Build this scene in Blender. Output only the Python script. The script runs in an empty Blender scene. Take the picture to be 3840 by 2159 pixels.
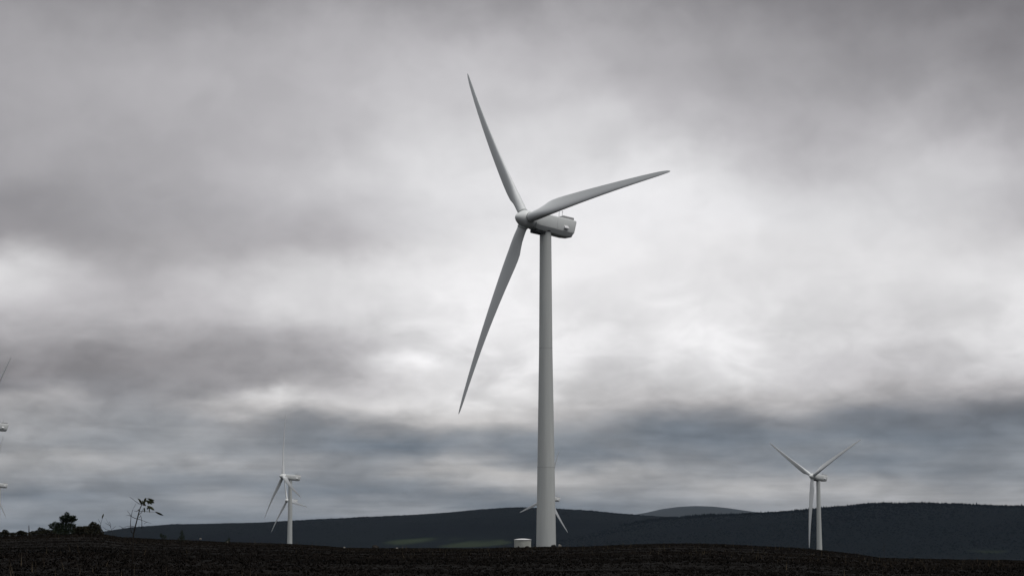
import bpy, bmesh, math, random
import numpy as np
from mathutils import Vector, Matrix, Euler

random.seed(7)
rng = np.random.default_rng(7)
R = math.radians
sc = bpy.context.scene
COL = sc.collection

# ------------------------------------------------------------------ camera
F_PX, CX, CY = 7700.0, 1920.0, 1079.5          # focal length in photo pixels (3840 wide)
HORIZON = 2050.0
TP = (HORIZON - CY) / F_PX
cam = bpy.data.cameras.new('camera')
cam.sensor_fit = 'HORIZONTAL'
cam.sensor_width = 36.0
cam.lens = 36.0 * F_PX / 3840.0
cam.clip_start = 0.5
cam.clip_end = 60000.0
cam_ob = bpy.data.objects.new('camera', cam)
cam_ob.location = (0, 0, 0)                      # eye height is z = 0, the turf is 1.65 m lower
cam_ob.rotation_euler = (math.pi / 2 + math.atan(TP), 0, 0)
COL.objects.link(cam_ob)
sc.camera = cam_ob

# ------------------------------------------------------------------ render settings
sc.render.engine = 'CYCLES'
sc.cycles.use_denoising = True
sc.cycles.max_bounces = 6
sc.cycles.diffuse_bounces = 3
sc.cycles.glossy_bounces = 2
sc.cycles.volume_bounces = 0
sc.view_settings.view_transform = 'Standard'
sc.view_settings.look = 'None'
sc.view_settings.exposure = 0.0
sc.view_settings.gamma = 1.0
sc.view_settings.use_curve_mapping = False

SUN_AZ, SUN_EL = R(122), R(67)                    # azimuth from +Y towards +X


def s2l(v):
    v = np.asarray(v, float) / 255.0
    return np.where(v <= 0.04045, v / 12.92, ((v + 0.055) / 1.055) ** 2.4)


# ------------------------------------------------------------------ sky: a low overcast deck, brighter and darker banks by direction
SKY_X = np.arange(0, 3841, 320)
SKY_ROWS = [
    (-140, [150, 150, 150, 148, 150, 150, 146, 146, 140, 134, 130, 124, 116]),
    (0,    [160, 159, 158, 158, 160, 160, 158, 156, 150, 144, 139, 131, 120]),
    (150,  [170, 174, 177, 179, 180, 180, 180, 176, 167, 160, 153, 148, 138]),
    (300,  [173, 178, 182, 184, 189, 195, 196, 187, 174, 165, 162, 160, 149]),
    (450,  [173, 178, 182, 186, 194, 204, 208, 204, 190, 176, 178, 186, 172]),
    (600,  [166, 170, 176, 187, 204, 215, 216, 220, 216, 191, 196, 202, 190]),
    (740,  [147, 156, 166, 181, 198, 216, 221, 226, 226, 212, 206, 207, 188]),
    (840,  [142, 150, 160, 172, 184, 208, 221, 226, 224, 216, 214, 201, 181]),
    (940,  [172, 162, 163, 175, 178, 215, 227, 228, 226, 217, 219, 214, 206]),
    (1040, [211, 181, 173, 202, 207, 229, 230, 228, 220, 214, 218, 217, 220]),
    (1160, [196, 180, 186, 205, 212, 224, 228, 223, 231, 222, 212, 209, 221]),
]


def bicubic(xs, ys, x):
    """Catmull-Rom through (xs, ys) sampled at x."""
    i = int(np.clip(np.searchsorted(xs, x) - 1, 0, len(xs) - 2))
    t = (x - xs[i]) / (xs[i + 1] - xs[i])
    t = min(max(t, 0.0), 1.0)
    p0, p1, p2, p3 = ys[max(i - 1, 0)], ys[i], ys[i + 1], ys[min(i + 2, len(ys) - 1)]
    return 0.5 * (2 * p1 + (p2 - p0) * t + (2 * p0 - 5 * p1 + 4 * p2 - p3) * t * t + (3 * p1 - p0 - 3 * p2 + p3) * t ** 3)


SKY_X2 = np.arange(0, 3841, 192)
SKY_LOW = [
    (1280, [165, 160, 160, 160, 160, 163, 175, 190, 208, 220, 227, 226, 218, 222, 230, 213, 206, 208, 204, 214, 216]),
    (1330, [140, 140, 140, 145, 148, 155, 165, 192, 232, 214, 226, 224, 214, 220, 228, 209, 198, 200, 196, 206, 210]),
    (1380, [132, 134, 134, 140, 143, 152, 160, 200, 228, 206, 223, 220, 208, 212, 224, 200, 192, 192, 194, 200, 204]),
    (1430, [130, 144, 134, 138, 145, 160, 170, 180, 206, 205, 219, 214, 200, 204, 214, 192, 190, 182, 178, 172, 168]),
    (1480, [160, 160, 140, 142, 154, 212, 196, 186, 200, 204, 211, 204, 188, 184, 186, 182, 174, 160, 150, 140, 128]),
    (1530, [158, 155, 145, 142, 162, 192, 168, 180, 196, 200, 199, 178, 166, 156, 150, 145, 148, 130, 124, 118, 112]),
    (1580, [153, 150, 146, 141, 148, 151, 140, 155, 165, 180, 174, 158, 148, 134, 128, 128, 130, 120, 116, 114, 118]),
    (1630, [152, 148, 143, 142, 148, 141, 134, 132, 130, 146, 140, 140, 136, 122, 120, 123, 124, 122, 118, 124, 128]),
    (1680, [150, 146, 142, 144, 144, 141, 132, 124, 120, 139, 129, 134, 134, 128, 122, 132, 132, 132, 126, 132, 138]),
    (1720, [158, 155, 156, 146, 150, 147, 144, 136, 146, 160, 135, 124, 132, 142, 138, 134, 128, 124, 132, 134, 138]),
    (1760, [154, 152, 160, 150, 152, 149, 150, 140, 155, 162, 158, 142, 150, 146, 138, 140, 140, 128, 134, 130, 138]),
    (1800, [142, 138, 130, 120, 122, 128, 128, 130, 150, 164, 174, 170, 166, 156, 158, 164, 158, 154, 140, 136, 136]),
    (1840, [142, 142, 142, 138, 146, 135, 130, 126, 128, 140, 153, 158, 148, 148, 160, 162, 160, 158, 152, 148, 148]),
    (1880, [128, 125, 132, 138, 146, 142, 138, 142, 138, 132, 128, 136, 138, 140, 148, 154, 154, 156, 158, 156, 158]),
    (1920, [140, 138, 138, 134, 140, 139, 140, 146, 146, 146, 122, 124, 130, 138, 144, 142, 146, 152, 156, 164, 172]),
    (1960, [136, 136, 134, 130, 128, 128, 128, 130, 134, 130, 118, 120, 125, 130, 135, 136, 138, 144, 150, 156, 164]),
    (2040, [132, 132, 130, 128, 126, 126, 126, 126, 128, 126, 118, 120, 124, 128, 132, 134, 136, 140, 146, 152, 158]),
]
SKY_ROWS = [(v, [bicubic(SKY_X, row, float(x)) for x in SKY_X2]) for (v, row) in SKY_ROWS] + SKY_LOW


def px_dir(u, v):
    a = math.atan(TP)
    y = math.cos(a) - math.sin(a) * (CY - v) / F_PX
    z = math.sin(a) + math.cos(a) * (CY - v) / F_PX
    d = Vector(((u - CX) / F_PX, y, z))
    return d.normalized()


def px_point(u, v, y):
    """The point seen at photo pixel (u, v) that stands y metres away from the viewer."""
    d = px_dir(u, v)
    return d * (y / d.y)


def dir_px(az, el):
    d = Vector((math.sin(az) * math.cos(el), math.cos(az) * math.cos(el), math.sin(el)))
    a = math.atan(TP)
    zc = d.y * math.cos(a) + d.z * math.sin(a)
    yc = -d.y * math.sin(a) + d.z * math.cos(a)
    return CX + F_PX * d.x / zc, CY - F_PX * yc / zc


def sky_grey(u, v):
    vs = [r[0] for r in SKY_ROWS]
    col = [bicubic(SKY_X2, r[1], min(max(u, 0), 3840)) for r in SKY_ROWS]
    g = bicubic(vs, col, min(max(v, vs[0]), vs[-1]))
    top = min(max((760 - v) / 260.0, 0), 1)
    return g - top * (3 + 7 * min(max((1700 - u) / 700.0, 0), 1) + 4 * min(max((u - 2500) / 700.0, 0), 1))


def sky_colour(u, v):
    g = sky_grey(u, v)
    low = min(max((v - 1380) / 260.0, 0), 1)              # the lowest banks are bluish where dark, creamy where bright
    dark = min(max((152 - g) / 32.0, -0.6), 1)
    cool = low * (0.2 + 0.8 * max(dark, 0)) * 8.0 + (1 - low) * 0.8
    warm = low * max(-dark, 0) * 6.0 + (1 - low) * 0.6 * (v > 900)
    g = g * 1.012 + 1.0 + 0.28 * max(g - 205, 0)
    g = g + low * 0.30 * max(g - 140, -8)
    mauve = (1 - low) * 0.8 * min(max((225 - g) / 40.0, 0.2), 1)
    return (g + 0.9 + 1.2 * mauve - cool * 1.0 + warm * 0.7, g - 0.5 - 0.9 * mauve + 0.1 * cool, g + 0.2 + 1.0 * mauve + cool * 1.15 - warm)


world = bpy.data.worlds.new('World')
sc.world = world
world.use_nodes = True
wn, wl = world.node_tree.nodes, world.node_tree.links
wn.clear()


def N(kind, **kw):
    n = wn.new(kind)
    for k, v in kw.items():
        setattr(n, k, v)
    return n


def M(op, a, b=None, c=None, clamp=False):
    n = wn.new('ShaderNodeMath')
    n.operation = op
    n.use_clamp = clamp
    for i, s in enumerate((a, b, c)):
        if s is None:
            continue
        if isinstance(s, (int, float)):
            n.inputs[i].default_value = s
        else:
            wl.new(s, n.inputs[i])
    return n.outputs[0]


def CMB(x, y, z):
    n = wn.new('ShaderNodeCombineXYZ')
    for i, s in enumerate((x, y, z)):
        if isinstance(s, (int, float)):
            n.inputs[i].default_value = s
        else:
            wl.new(s, n.inputs[i])
    return n.outputs[0]


def NOISE(vec, scale, detail, rough=0.5, dist=0.0):
    n = wn.new('ShaderNodeTexNoise')
    n.inputs['Scale'].default_value = scale
    n.inputs['Detail'].default_value = detail
    n.inputs['Roughness'].default_value = rough
    n.inputs['Distortion'].default_value = dist
    wl.new(vec, n.inputs['Vector'])
    return n


def MIXC(fac, a, b, mode='MIX'):
    n = wn.new('ShaderNodeMix')
    n.data_type = 'RGBA'
    n.blend_type = mode
    for key, s in ((0, fac), (6, a), (7, b)):
        if isinstance(s, (int, float)):
            n.inputs[key].default_value = s
        elif isinstance(s, tuple):
            n.inputs[key].default_value = s
        else:
            wl.new(s, n.inputs[key])
    return n.outputs[2]


def build_world():
    tc = N('ShaderNodeTexCoord')
    sep = N('ShaderNodeSeparateXYZ')
    wl.new(tc.outputs['Generated'], sep.inputs[0])
    dx, dy, dz = sep.outputs
    az = M('ARCTAN2', dx, dy)
    el = M('ARCSINE', dz)
    elc = M('MAXIMUM', el, 0.0)
    stretch = M('LOGARITHM', M('ADD', elc, 0.035), 2.718281828)
    # drifting of the banks: the noise bends their outlines
    wv = CMB(M('MULTIPLY', az, 20.0), M('MULTIPLY_ADD', elc, 12.0, M('MULTIPLY', stretch, 4.0)), 0.0)
    w1 = NOISE(wv, 1.0, 5, 0.5)
    ws = N('ShaderNodeSeparateXYZ')
    wl.new(w1.outputs['Color'], ws.inputs[0])
    amp = M('MULTIPLY_ADD', elc, 0.17, 0.010)
    az2 = M('ADD', az, M('MULTIPLY', M('SUBTRACT', ws.outputs[0], 0.5), 0.06))
    el2 = M('ADD', el, M('MULTIPLY', M('SUBTRACT', ws.outputs[1], 0.5), amp))
    # banks seen ahead: a column of brightness by elevation for every 1.2 degrees of azimuth
    EL0, EL1, NST = R(-0.5), R(17.2), 31
    NCOL = 31
    stops = list(np.linspace(EL0, R(6.2), 20)) + list(np.linspace(R(6.2), EL1, 12)[1:])
    AZ0, AZ1 = R(-14.6), R(14.6)
    fac = N('ShaderNodeMapRange')
    fac.inputs['From Min'].default_value = EL0
    fac.inputs['From Max'].default_value = EL1
    wl.new(el2, fac.inputs['Value'])
    acc = None
    for i in range(NCOL):
        a = AZ0 + (AZ1 - AZ0) * i / (NCOL - 1)
        rp = N('ShaderNodeValToRGB')
        rp.color_ramp.interpolation = 'CARDINAL'
        els = rp.color_ramp.elements
        while len(els) < NST:
            els.new(0.5)
        for k in range(NST):
            e = stops[k]
            u, v = dir_px(a, e)
            c = s2l(sky_colour(u, v))
            els[k].position = (e - EL0) / (EL1 - EL0)
            els[k].color = (float(c[0]), float(c[1]), float(c[2]), 1)
        wl.new(fac.outputs[0], rp.inputs[0])
        if acc is None:
            acc = rp.outputs[0]
        else:
            mr = N('ShaderNodeMapRange')
            mr.inputs['From Min'].default_value = AZ0 + (AZ1 - AZ0) * (i - 1) / (NCOL - 1)
            mr.inputs['From Max'].default_value = a
            wl.new(az2, mr.inputs['Value'])
            acc = MIXC(mr.outputs[0], acc, rp.outputs[0])
    # the same overcast goes on all round: broad soft banks on a flat deck
    deck_h = M('ADD', elc, 0.16)
    dk = CMB(M('DIVIDE', dx, deck_h), M('DIVIDE', dy, deck_h), 0.0)
    nb = NOISE(dk, 0.8, 5, 0.5, 0.4)
    rest = N('ShaderNodeValToRGB')
    rest.color_ramp.interpolation = 'B_SPLINE'
    rest.color_ramp.elements[0].position = 0.25
    rest.color_ramp.elements[1].position = 0.75
    for k, g in ((0, 126), (1, 190)):
        c = s2l((g - 1, g, g + 2))
        rest.color_ramp.elements[k].color = (float(c[0]), float(c[1]), float(c[2]), 1)
    wl.new(nb.outputs[0], rest.inputs[0])
    # an overcast deck is brighter overhead than low down
    up = N('ShaderNodeVectorMath', operation='SCALE')
    wl.new(rest.outputs[0], up.inputs[0])
    wl.new(M('MULTIPLY_ADD', M('MAXIMUM', dz, 0.0), 1.5, 0.36), up.inputs['Scale'])
    wa = N('ShaderNodeMapRange', interpolation_type='SMOOTHSTEP')
    wa.inputs['From Min'].default_value = R(14.3)
    wa.inputs['From Max'].default_value = R(24)
    wl.new(M('ABSOLUTE', az), wa.inputs['Value'])
    we = N('ShaderNodeMapRange', interpolation_type='SMOOTHSTEP')
    we.inputs['From Min'].default_value = R(16.0)
    we.inputs['From Max'].default_value = R(27)
    wl.new(el, we.inputs['Value'])
    out_of_view = M('MAXIMUM', wa.outputs[0], we.outputs[0])
    cloud = MIXC(out_of_view, acc, up.outputs[0])
    # finer wisps everywhere
    fv = CMB(M('MULTIPLY', az, 27.0), M('MULTIPLY_ADD', elc, 12.0, M('MULTIPLY', stretch, 5.2)), 3.7)
    n1 = NOISE(fv, 1.0, 5, 0.46, 0.5)
    fv2 = CMB(M('MULTIPLY', az, 90.0), M('MULTIPLY_ADD', elc, 40.0, M('MULTIPLY', stretch, 15.0)), 9.1)
    n2 = NOISE(fv2, 1.0, 3, 0.45, 0.6)
    lowb = N('ShaderNodeMapRange', interpolation_type='SMOOTHSTEP')
    lowb.inputs['From Min'].default_value = R(3.0)
    lowb.inputs['From Max'].default_value = R(8.5)
    lowb.inputs['To Min'].default_value = 1.0
    lowb.inputs['To Max'].default_value = 0.26
    wl.new(el, lowb.inputs['Value'])
    lump = N('ShaderNodeMapRange', interpolation_type='SMOOTHSTEP')
    lump.inputs['From Min'].default_value = 0.34
    lump.inputs['From Max'].default_value = 0.66
    wl.new(n1.outputs[0], lump.inputs['Value'])
    d1 = M('MULTIPLY', M('SUBTRACT', lump.outputs[0], 0.5), M('MULTIPLY', lowb.outputs[0], 0.24))
    d2 = M('MULTIPLY', M('SUBTRACT', n2.outputs[0], 0.5), M('MULTIPLY', lowb.outputs[0], 0.24))
    # thin layers low over the hills
    fv3 = CMB(M('MULTIPLY', az, 13.0), M('MULTIPLY', stretch, 17.0), 5.3)
    n3 = NOISE(fv3, 1.0, 4, 0.5, 0.4)
    thin = N('ShaderNodeMapRange', interpolation_type='SMOOTHSTEP')
    thin.inputs['From Min'].default_value = R(2.5)
    thin.inputs['From Max'].default_value = R(5.0)
    thin.inputs['To Min'].default_value = 0.42
    thin.inputs['To Max'].default_value = 0.0
    wl.new(el, thin.inputs['Value'])
    d3 = M('MULTIPLY', M('SUBTRACT', n3.outputs[0], 0.5), thin.outputs[0])
    gain = M('ADD', M('ADD', M('ADD', d1, d2), d3), 1.0)
    vm = N('ShaderNodeVectorMath', operation='SCALE')
    wl.new(cloud, vm.inputs[0])
    wl.new(gain, vm.inputs['Scale'])
    bg = N('ShaderNodeBackground')
    wl.new(vm.outputs[0], bg.inputs['Color'])
    bg.inputs['Strength'].default_value = 1.0
    # the clear sky above the deck, of which next to nothing gets through
    st = N('ShaderNodeTexSky', sky_type='NISHITA')
    st.sun_disc = False
    st.sun_elevation = SUN_EL
    st.sun_rotation = SUN_AZ
    bg2 = N('ShaderNodeBackground')
    bg2.inputs['Strength'].default_value = 0.1
    wl.new(st.outputs[0], bg2.inputs['Color'])
    mx = N('ShaderNodeMixShader')
    mx.inputs[0].default_value = 0.985
    wl.new(bg2.outputs[0], mx.inputs[1])
    wl.new(bg.outputs[0], mx.inputs[2])
    out = N('ShaderNodeOutputWorld')
    wl.new(mx.outputs[0], out.inputs['Surface'])


build_world()

# ------------------------------------------------------------------ sun behind the cloud
sun = bpy.data.lights.new('sun', 'SUN')
sun.energy = 1.5
sun.angle = R(24)
sun.color = (1.0, 0.97, 0.93)
sun_ob = bpy.data.objects.new('sun', sun)
sd = Vector((math.sin(SUN_AZ) * math.cos(SUN_EL), math.cos(SUN_AZ) * math.cos(SUN_EL), math.sin(SUN_EL)))
sun_ob.rotation_euler = sd.to_track_quat('Z', 'Y').to_euler()
COL.objects.link(sun_ob)


# ------------------------------------------------------------------ helpers
def mesh_obj(name, verts, faces, mat, parent=None, smooth=False, sharp=None, cols=None):
    me = bpy.data.meshes.new(name)
    me.from_pydata([tuple(v) for v in verts], [], faces)
    me.update()
    if smooth:
        me.polygons.foreach_set('use_smooth', [True] * len(me.polygons))
        if sharp is not None:
            me.set_sharp_from_angle(angle=R(sharp))
    if mat:
        me.materials.append(mat)
    if cols is not None:
        at = me.attributes.new('tint', 'FLOAT', 'POINT')
        at.data.foreach_set('value', np.asarray(cols, np.float32))
    ob = bpy.data.objects.new(name, me)
    COL.objects.link(ob)
    if parent:
        ob.parent = parent
    return ob


def tri_soup(name, verts, mat, tint=None, parent=None):
    """verts: (n, 3, 3) array of triangles, tint: (n,) per triangle."""
    n = len(verts)
    me = bpy.data.meshes.new(name)
    me.vertices.add(n * 3)
    me.vertices.foreach_set('co', np.asarray(verts, np.float32).reshape(-1))
    me.loops.add(n * 3)
    me.loops.foreach_set('vertex_index', np.arange(n * 3, dtype=np.int32))
    me.polygons.add(n)
    me.polygons.foreach_set('loop_start', np.arange(0, n * 3, 3, dtype=np.int32))
    me.update(calc_edges=True)
    if tint is not None:
        at = me.attributes.new('tint', 'FLOAT', 'POINT')
        at.data.foreach_set('value', np.repeat(np.asarray(tint, np.float32), 3))
    me.materials.append(mat)
    ob = bpy.data.objects.new(name, me)
    COL.objects.link(ob)
    if parent:
        ob.parent = parent
    return ob


def empty(name, loc=(0, 0, 0), rz=0.0):
    o = bpy.data.objects.new(name, None)
    o.location = loc
    o.rotation_euler = (0, 0, rz)
    o.empty_display_size = 0.2
    COL.objects.link(o)
    return o


def tag(o, label=None, cat=None, group=None, kind=None):
    if label:
        o['label'] = label
    if cat:
        o['category'] = cat
    if group:
        o['group'] = group
    if kind:
        o['kind'] = kind
    return o


def copy_tree(o, parent=None):
    c = o.copy()
    COL.objects.link(c)
    c.parent = parent
    for ch in list(o.children):
        copy_tree(ch, c)
    return c


def material(name, base, rough=0.6, spec=0.4, var=0.15, scale=1.0, second=None, bump=0.0, bscale=None, detail=6, use_tint=None, stretch=None):
    m = bpy.data.materials.new(name)
    m.use_nodes = True
    nt = m.node_tree
    b = nt.nodes['Principled BSDF']
    b.inputs['Roughness'].default_value = rough
    b.inputs['Specular IOR Level'].default_value = spec
    tc = nt.nodes.new('ShaderNodeTexCoord')
    vec = tc.outputs['Object']
    if stretch:
        mp = nt.nodes.new('ShaderNodeMapping')
        mp.inputs['Scale'].default_value = stretch
        nt.links.new(vec, mp.inputs['Vector'])
        vec = mp.outputs[0]
    no = nt.nodes.new('ShaderNodeTexNoise')
    no.inputs['Scale'].default_value = scale
    no.inputs['Detail'].default_value = detail
    no.inputs['Roughness'].default_value = 0.6
    nt.links.new(vec, no.inputs['Vector'])
    rp = nt.nodes.new('ShaderNodeValToRGB')
    c2 = second or tuple(max(c * (1 - 2 * var), 0) for c in base)
    rp.color_ramp.elements[0].position = 0.3
    rp.color_ramp.elements[1].position = 0.7
    rp.color_ramp.elements[0].color = (*c2, 1)
    rp.color_ramp.elements[1].color = (*base, 1)
    nt.links.new(no.outputs[0], rp.inputs[0])
    col = rp.outputs[0]
    if use_tint:
        at = nt.nodes.new('ShaderNodeAttribute')
        at.attribute_name = 'tint'
        r2 = nt.nodes.new('ShaderNodeValToRGB')
        els = r2.color_ramp.elements
        while len(els) < len(use_tint):
            els.new(0.5)
        for k, c in enumerate(use_tint):
            els[k].position = k / (len(use_tint) - 1)
            els[k].color = (*c, 1)
        nt.links.new(at.outputs['Fac'], r2.inputs[0])
        mx = nt.nodes.new('ShaderNodeMix')
        mx.data_type = 'RGBA'
        mx.inputs[0].default_value = 0.75
        nt.links.new(col, mx.inputs[6])
        nt.links.new(r2.outputs[0], mx.inputs[7])
        col = mx.outputs[2]
    nt.links.new(col, b.inputs['Base Color'])
    if bump:
        n2 = nt.nodes.new('ShaderNodeTexNoise')
        n2.inputs['Scale'].default_value = bscale or scale * 4
        n2.inputs['Detail'].default_value = 8
        nt.links.new(vec, n2.inputs['Vector'])
        bp = nt.nodes.new('ShaderNodeBump')
        bp.inputs['Strength'].default_value = bump
        nt.links.new(n2.outputs[0], bp.inputs['Height'])
        nt.links.new(bp.outputs[0], b.inputs['Normal'])
    return m


MAT = {
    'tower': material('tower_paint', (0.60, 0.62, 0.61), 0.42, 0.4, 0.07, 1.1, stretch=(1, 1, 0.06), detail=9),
    'blade': material('blade_gelcoat', (0.82, 0.84, 0.85), 0.5, 0.4, 0.05, 0.35, stretch=(1, 1, 0.2), detail=8),
    'nacelle': material('nacelle_gelcoat', (0.82, 0.84, 0.84), 0.42, 0.4, 0.06, 0.6, detail=8),
    'under': material('dark_steel', (0.06, 0.065, 0.07), 0.6, 0.4, 0.2, 2.0),
    'cooler': material('cooler_grey', (0.42, 0.42, 0.43), 0.6, 0.3, 0.1, 2.0),
    'vent': material('vent_white', (0.8, 0.8, 0.82), 0.4, 0.4, 0.03, 2.0),
    'seam': material('seam_grey', (0.50, 0.515, 0.51), 0.6, 0.3, 0.1, 2.0),
    'kiosk_wall': material('kiosk_render', (0.50, 0.51, 0.47), 0.8, 0.2, 0.12, 1.3),
    'kiosk_roof': material('kiosk_roof', (0.78, 0.78, 0.77), 0.3, 0.5, 0.04, 1.5),
    'moor': material('moor_peat', (0.0066, 0.0055, 0.0047), 0.95, 0.05, 0.2, 0.35, second=(0.0026, 0.0025, 0.0022), bump=0.9, bscale=3.0,
                     use_tint=[(0.0026, 0.0025, 0.0022), (0.0057, 0.0044, 0.0035), (0.0048, 0.0050, 0.0035), (0.0040, 0.0053, 0.0040)]),
    'heather': material('heather', (0.0129, 0.0107, 0.0087), 0.95, 0.05, 0.2, 0.25, second=(0.0051, 0.0049, 0.0041),
                        use_tint=[(0.0039, 0.0040, 0.0037), (0.0104, 0.0084, 0.0073), (0.0155, 0.0121, 0.0092), (0.0077, 0.0089, 0.0060)]),
    'straw': material('dead_grass', (0.10, 0.08, 0.055), 0.9, 0.05, 0.2, 0.5),
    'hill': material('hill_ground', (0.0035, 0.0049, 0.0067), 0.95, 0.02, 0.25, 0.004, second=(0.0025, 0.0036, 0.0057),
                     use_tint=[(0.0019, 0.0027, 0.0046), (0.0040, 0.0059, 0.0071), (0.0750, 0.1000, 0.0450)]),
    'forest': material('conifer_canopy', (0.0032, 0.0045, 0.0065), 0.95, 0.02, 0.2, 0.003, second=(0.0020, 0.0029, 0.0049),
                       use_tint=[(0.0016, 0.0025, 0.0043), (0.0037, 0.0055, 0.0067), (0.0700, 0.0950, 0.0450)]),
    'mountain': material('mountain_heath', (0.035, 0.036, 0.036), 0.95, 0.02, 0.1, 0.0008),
    'bark': material('bark', (0.030, 0.024, 0.020), 0.9, 0.1, 0.2, 6.0),
    'needles': material('pine_needles', (0.030, 0.042, 0.024), 0.9, 0.1, 0.2, 1.5, second=(0.014, 0.020, 0.014)),
    'shrub': material('shrub_leaves', (0.040, 0.040, 0.026), 0.9, 0.1, 0.2, 1.5, second=(0.020, 0.018, 0.014)),
    'leaf': material('sapling_leaf', (0.034, 0.040, 0.014), 0.75, 0.15, 0.2, 4.0, second=(0.016, 0.018, 0.008)),
    'stone_dark': material('peat_boulder', (0.035, 0.032, 0.03), 0.95, 0.1, 0.3, 3.0, bump=0.6),
    'stone_pale': material('pale_stone', (0.34, 0.32, 0.29), 0.9, 0.2, 0.2, 4.0, bump=0.4),
}


# ------------------------------------------------------------------ terrain
MOOR = [(-400, 2016), (0, 2010), (60, 2008), (150, 2004), (260, 2000), (340, 1999), (400, 2002), (450, 2012), (550, 2019), (700, 2025),
        (850, 2032), (1087, 2039), (1200, 2046), (1300, 2055), (1500, 2057), (1700, 2056), (1800, 2057), (1900, 2053), (2050, 2048),
        (2150, 2050), (2240, 2046), (2400, 2039), (2500, 2036), (2600, 2036), (2700, 2038), (2900, 2051), (3000, 2058), (3100, 2068),
        (3200, 2081), (3280, 2096), (3400, 2101), (3600, 2105), (3840, 2108), (4300, 2112)]
MU = np.array([m[0] for m in MOOR], float)
MV = np.array([m[1] for m in MOOR], float)
CREST = 140.0


def tan_el(v):
    dv = (CY - v) / F_PX
    return (TP + dv) / (1 - TP * dv)


def fnoise(x, y, seed=0):
    """cheap smooth value noise from a few sines"""
    r = np.random.default_rng(100 + seed)
    out = 0
    for k in range(7):
        a = r.uniform(0, 2 * math.pi)
        f = 1.75 ** k * 0.5
        p = r.uniform(0, 6.28)
        out = out + np.sin((np.cos(a) * x + np.sin(a) * y) * f + p + 0.7 * np.sin((np.sin(a) * x - np.cos(a) * y) * f * 0.63 + p)) / (1.45 ** k)
    return out / 2.6


def sstep(a, b, x):
    t = np.clip((x - a) / (b - a), 0, 1)
    return t * t * (3 - 2 * t)


def H(x, y):
    """height of the ground, the viewer's eye at 0"""
    x = np.asarray(x, float)
    y = np.asarray(y, float)
    r = np.hypot(x, y)
    az = np.arctan2(x, y)
    u = CX + F_PX * np.tan(np.clip(az, -0.3, 0.3))
    slope = tan_el(np.interp(u, MU, MV))
    s = r / CREST
    near = slope * CREST * s * s - 1.65 * np.clip(1 - s, 0, 1) ** 2
    margin = 0.5 * (1 - np.exp(-np.clip(r - CREST, 0, None) / 60.0))
    mid = slope * r - margin
    z = np.where(s < 1, near, mid)
    bumps = (0.07 * fnoise(x * 0.3, y * 0.5, 1) + 0.02 * fnoise(x * 1.1, y * 1.3, 2)) * sstep(6, 40, r) * (1 - sstep(180, 300, r))
    z = z + bumps - 0.03
    valley = -22.0 + 2.5 * fnoise(x / 400.0, y / 400.0, 3)
    b = sstep(430, 1050, r)
    return z * (1 - b) + valley * b


def Hs(x, y):
    return float(H(x, y))


def build_ground():
    rad = [0.0] + list(np.geomspace(2.0, 30, 14)) + list(np.linspace(33, 260, 190)) + list(np.geomspace(268, 24000, 90))
    fine = np.linspace(R(-20), R(20), 321)
    coarse = np.linspace(R(20), R(340), 70)[1:-1]
    ang = np.concatenate([fine, coarse])
    na = len(ang)
    rr, aa = np.meshgrid(np.array(rad[1:]), ang, indexing='ij')
    X, Y = rr * np.sin(aa), rr * np.cos(aa)
    Z = H(X, Y)
    V = [(0, 0, Hs(0, 0.001))] + list(zip(X.ravel(), Y.ravel(), Z.ravel()))
    Fc = []
    for j in range(na):
        Fc.append((0, 1 + j, 1 + (j + 1) % na))
    nr = len(rad) - 1
    for i in range(nr - 1):
        for j in range(na):
            a, b = 1 + i * na + j, 1 + i * na + (j + 1) % na
            Fc.append((a, a + na, b + na, b))
    Fc = [f[::-1] for f in Fc]
    t = 0.25 + 0.22 * fnoise(X.ravel() * 0.12, Y.ravel() * 0.3, 5)
    t = np.where(rr.ravel() > 420, 0.8 + 0.15 * fnoise(X.ravel() / 150, Y.ravel() / 150, 6), t)
    ob = mesh_obj('ground', V, Fc, MAT['moor'], smooth=True, cols=np.concatenate([[0.2], np.clip(t, 0, 1)]))
    tag(ob, 'dark brown peat moor rising to a crest and falling to the valley', kind='structure')
    return ob


build_ground()

LEFT_RIDGE = [(-900, 2052), (0, 2034), (300, 2008), (395, 1997), (460, 1987), (520, 1977), (640, 1969), (800, 1965), (1000, 1959), (1100, 1954),
              (1300, 1945), (1500, 1935), (1700, 1921), (1800, 1911), (1900, 1904), (1960, 1903), (2000, 1905), (2100, 1909), (2200, 1917),
              (2300, 1926), (2400, 1934), (2500, 1940), (2600, 1946), (2800, 1960), (3200, 1990), (3840, 2020), (4600, 2050)]
RIGHT_RIDGE = [(1100, 2070), (1500, 2050), (1900, 2024), (2200, 1986), (2400, 1957), (2500, 1945), (2560, 1941), (2650, 1937), (2800, 1929), (2900, 1924),
               (3000, 1917), (3050, 1912), (3100, 1907), (3200, 1900), (3270, 1891), (3350, 1893), (3400, 1890), (3550, 1893), (3650, 1898),
               (3840, 1903), (4200, 1905), (4800, 1930)]
FAR_RIDGE = [(2000, 2000), (2200, 1960), (2330, 1936), (2420, 1921), (2480, 1907), (2540, 1899), (2600, 1896), (2660, 1898), (2720, 1904), (2800, 1916), (2900, 1929), (3100, 1952), (3400, 1990)]


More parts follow.
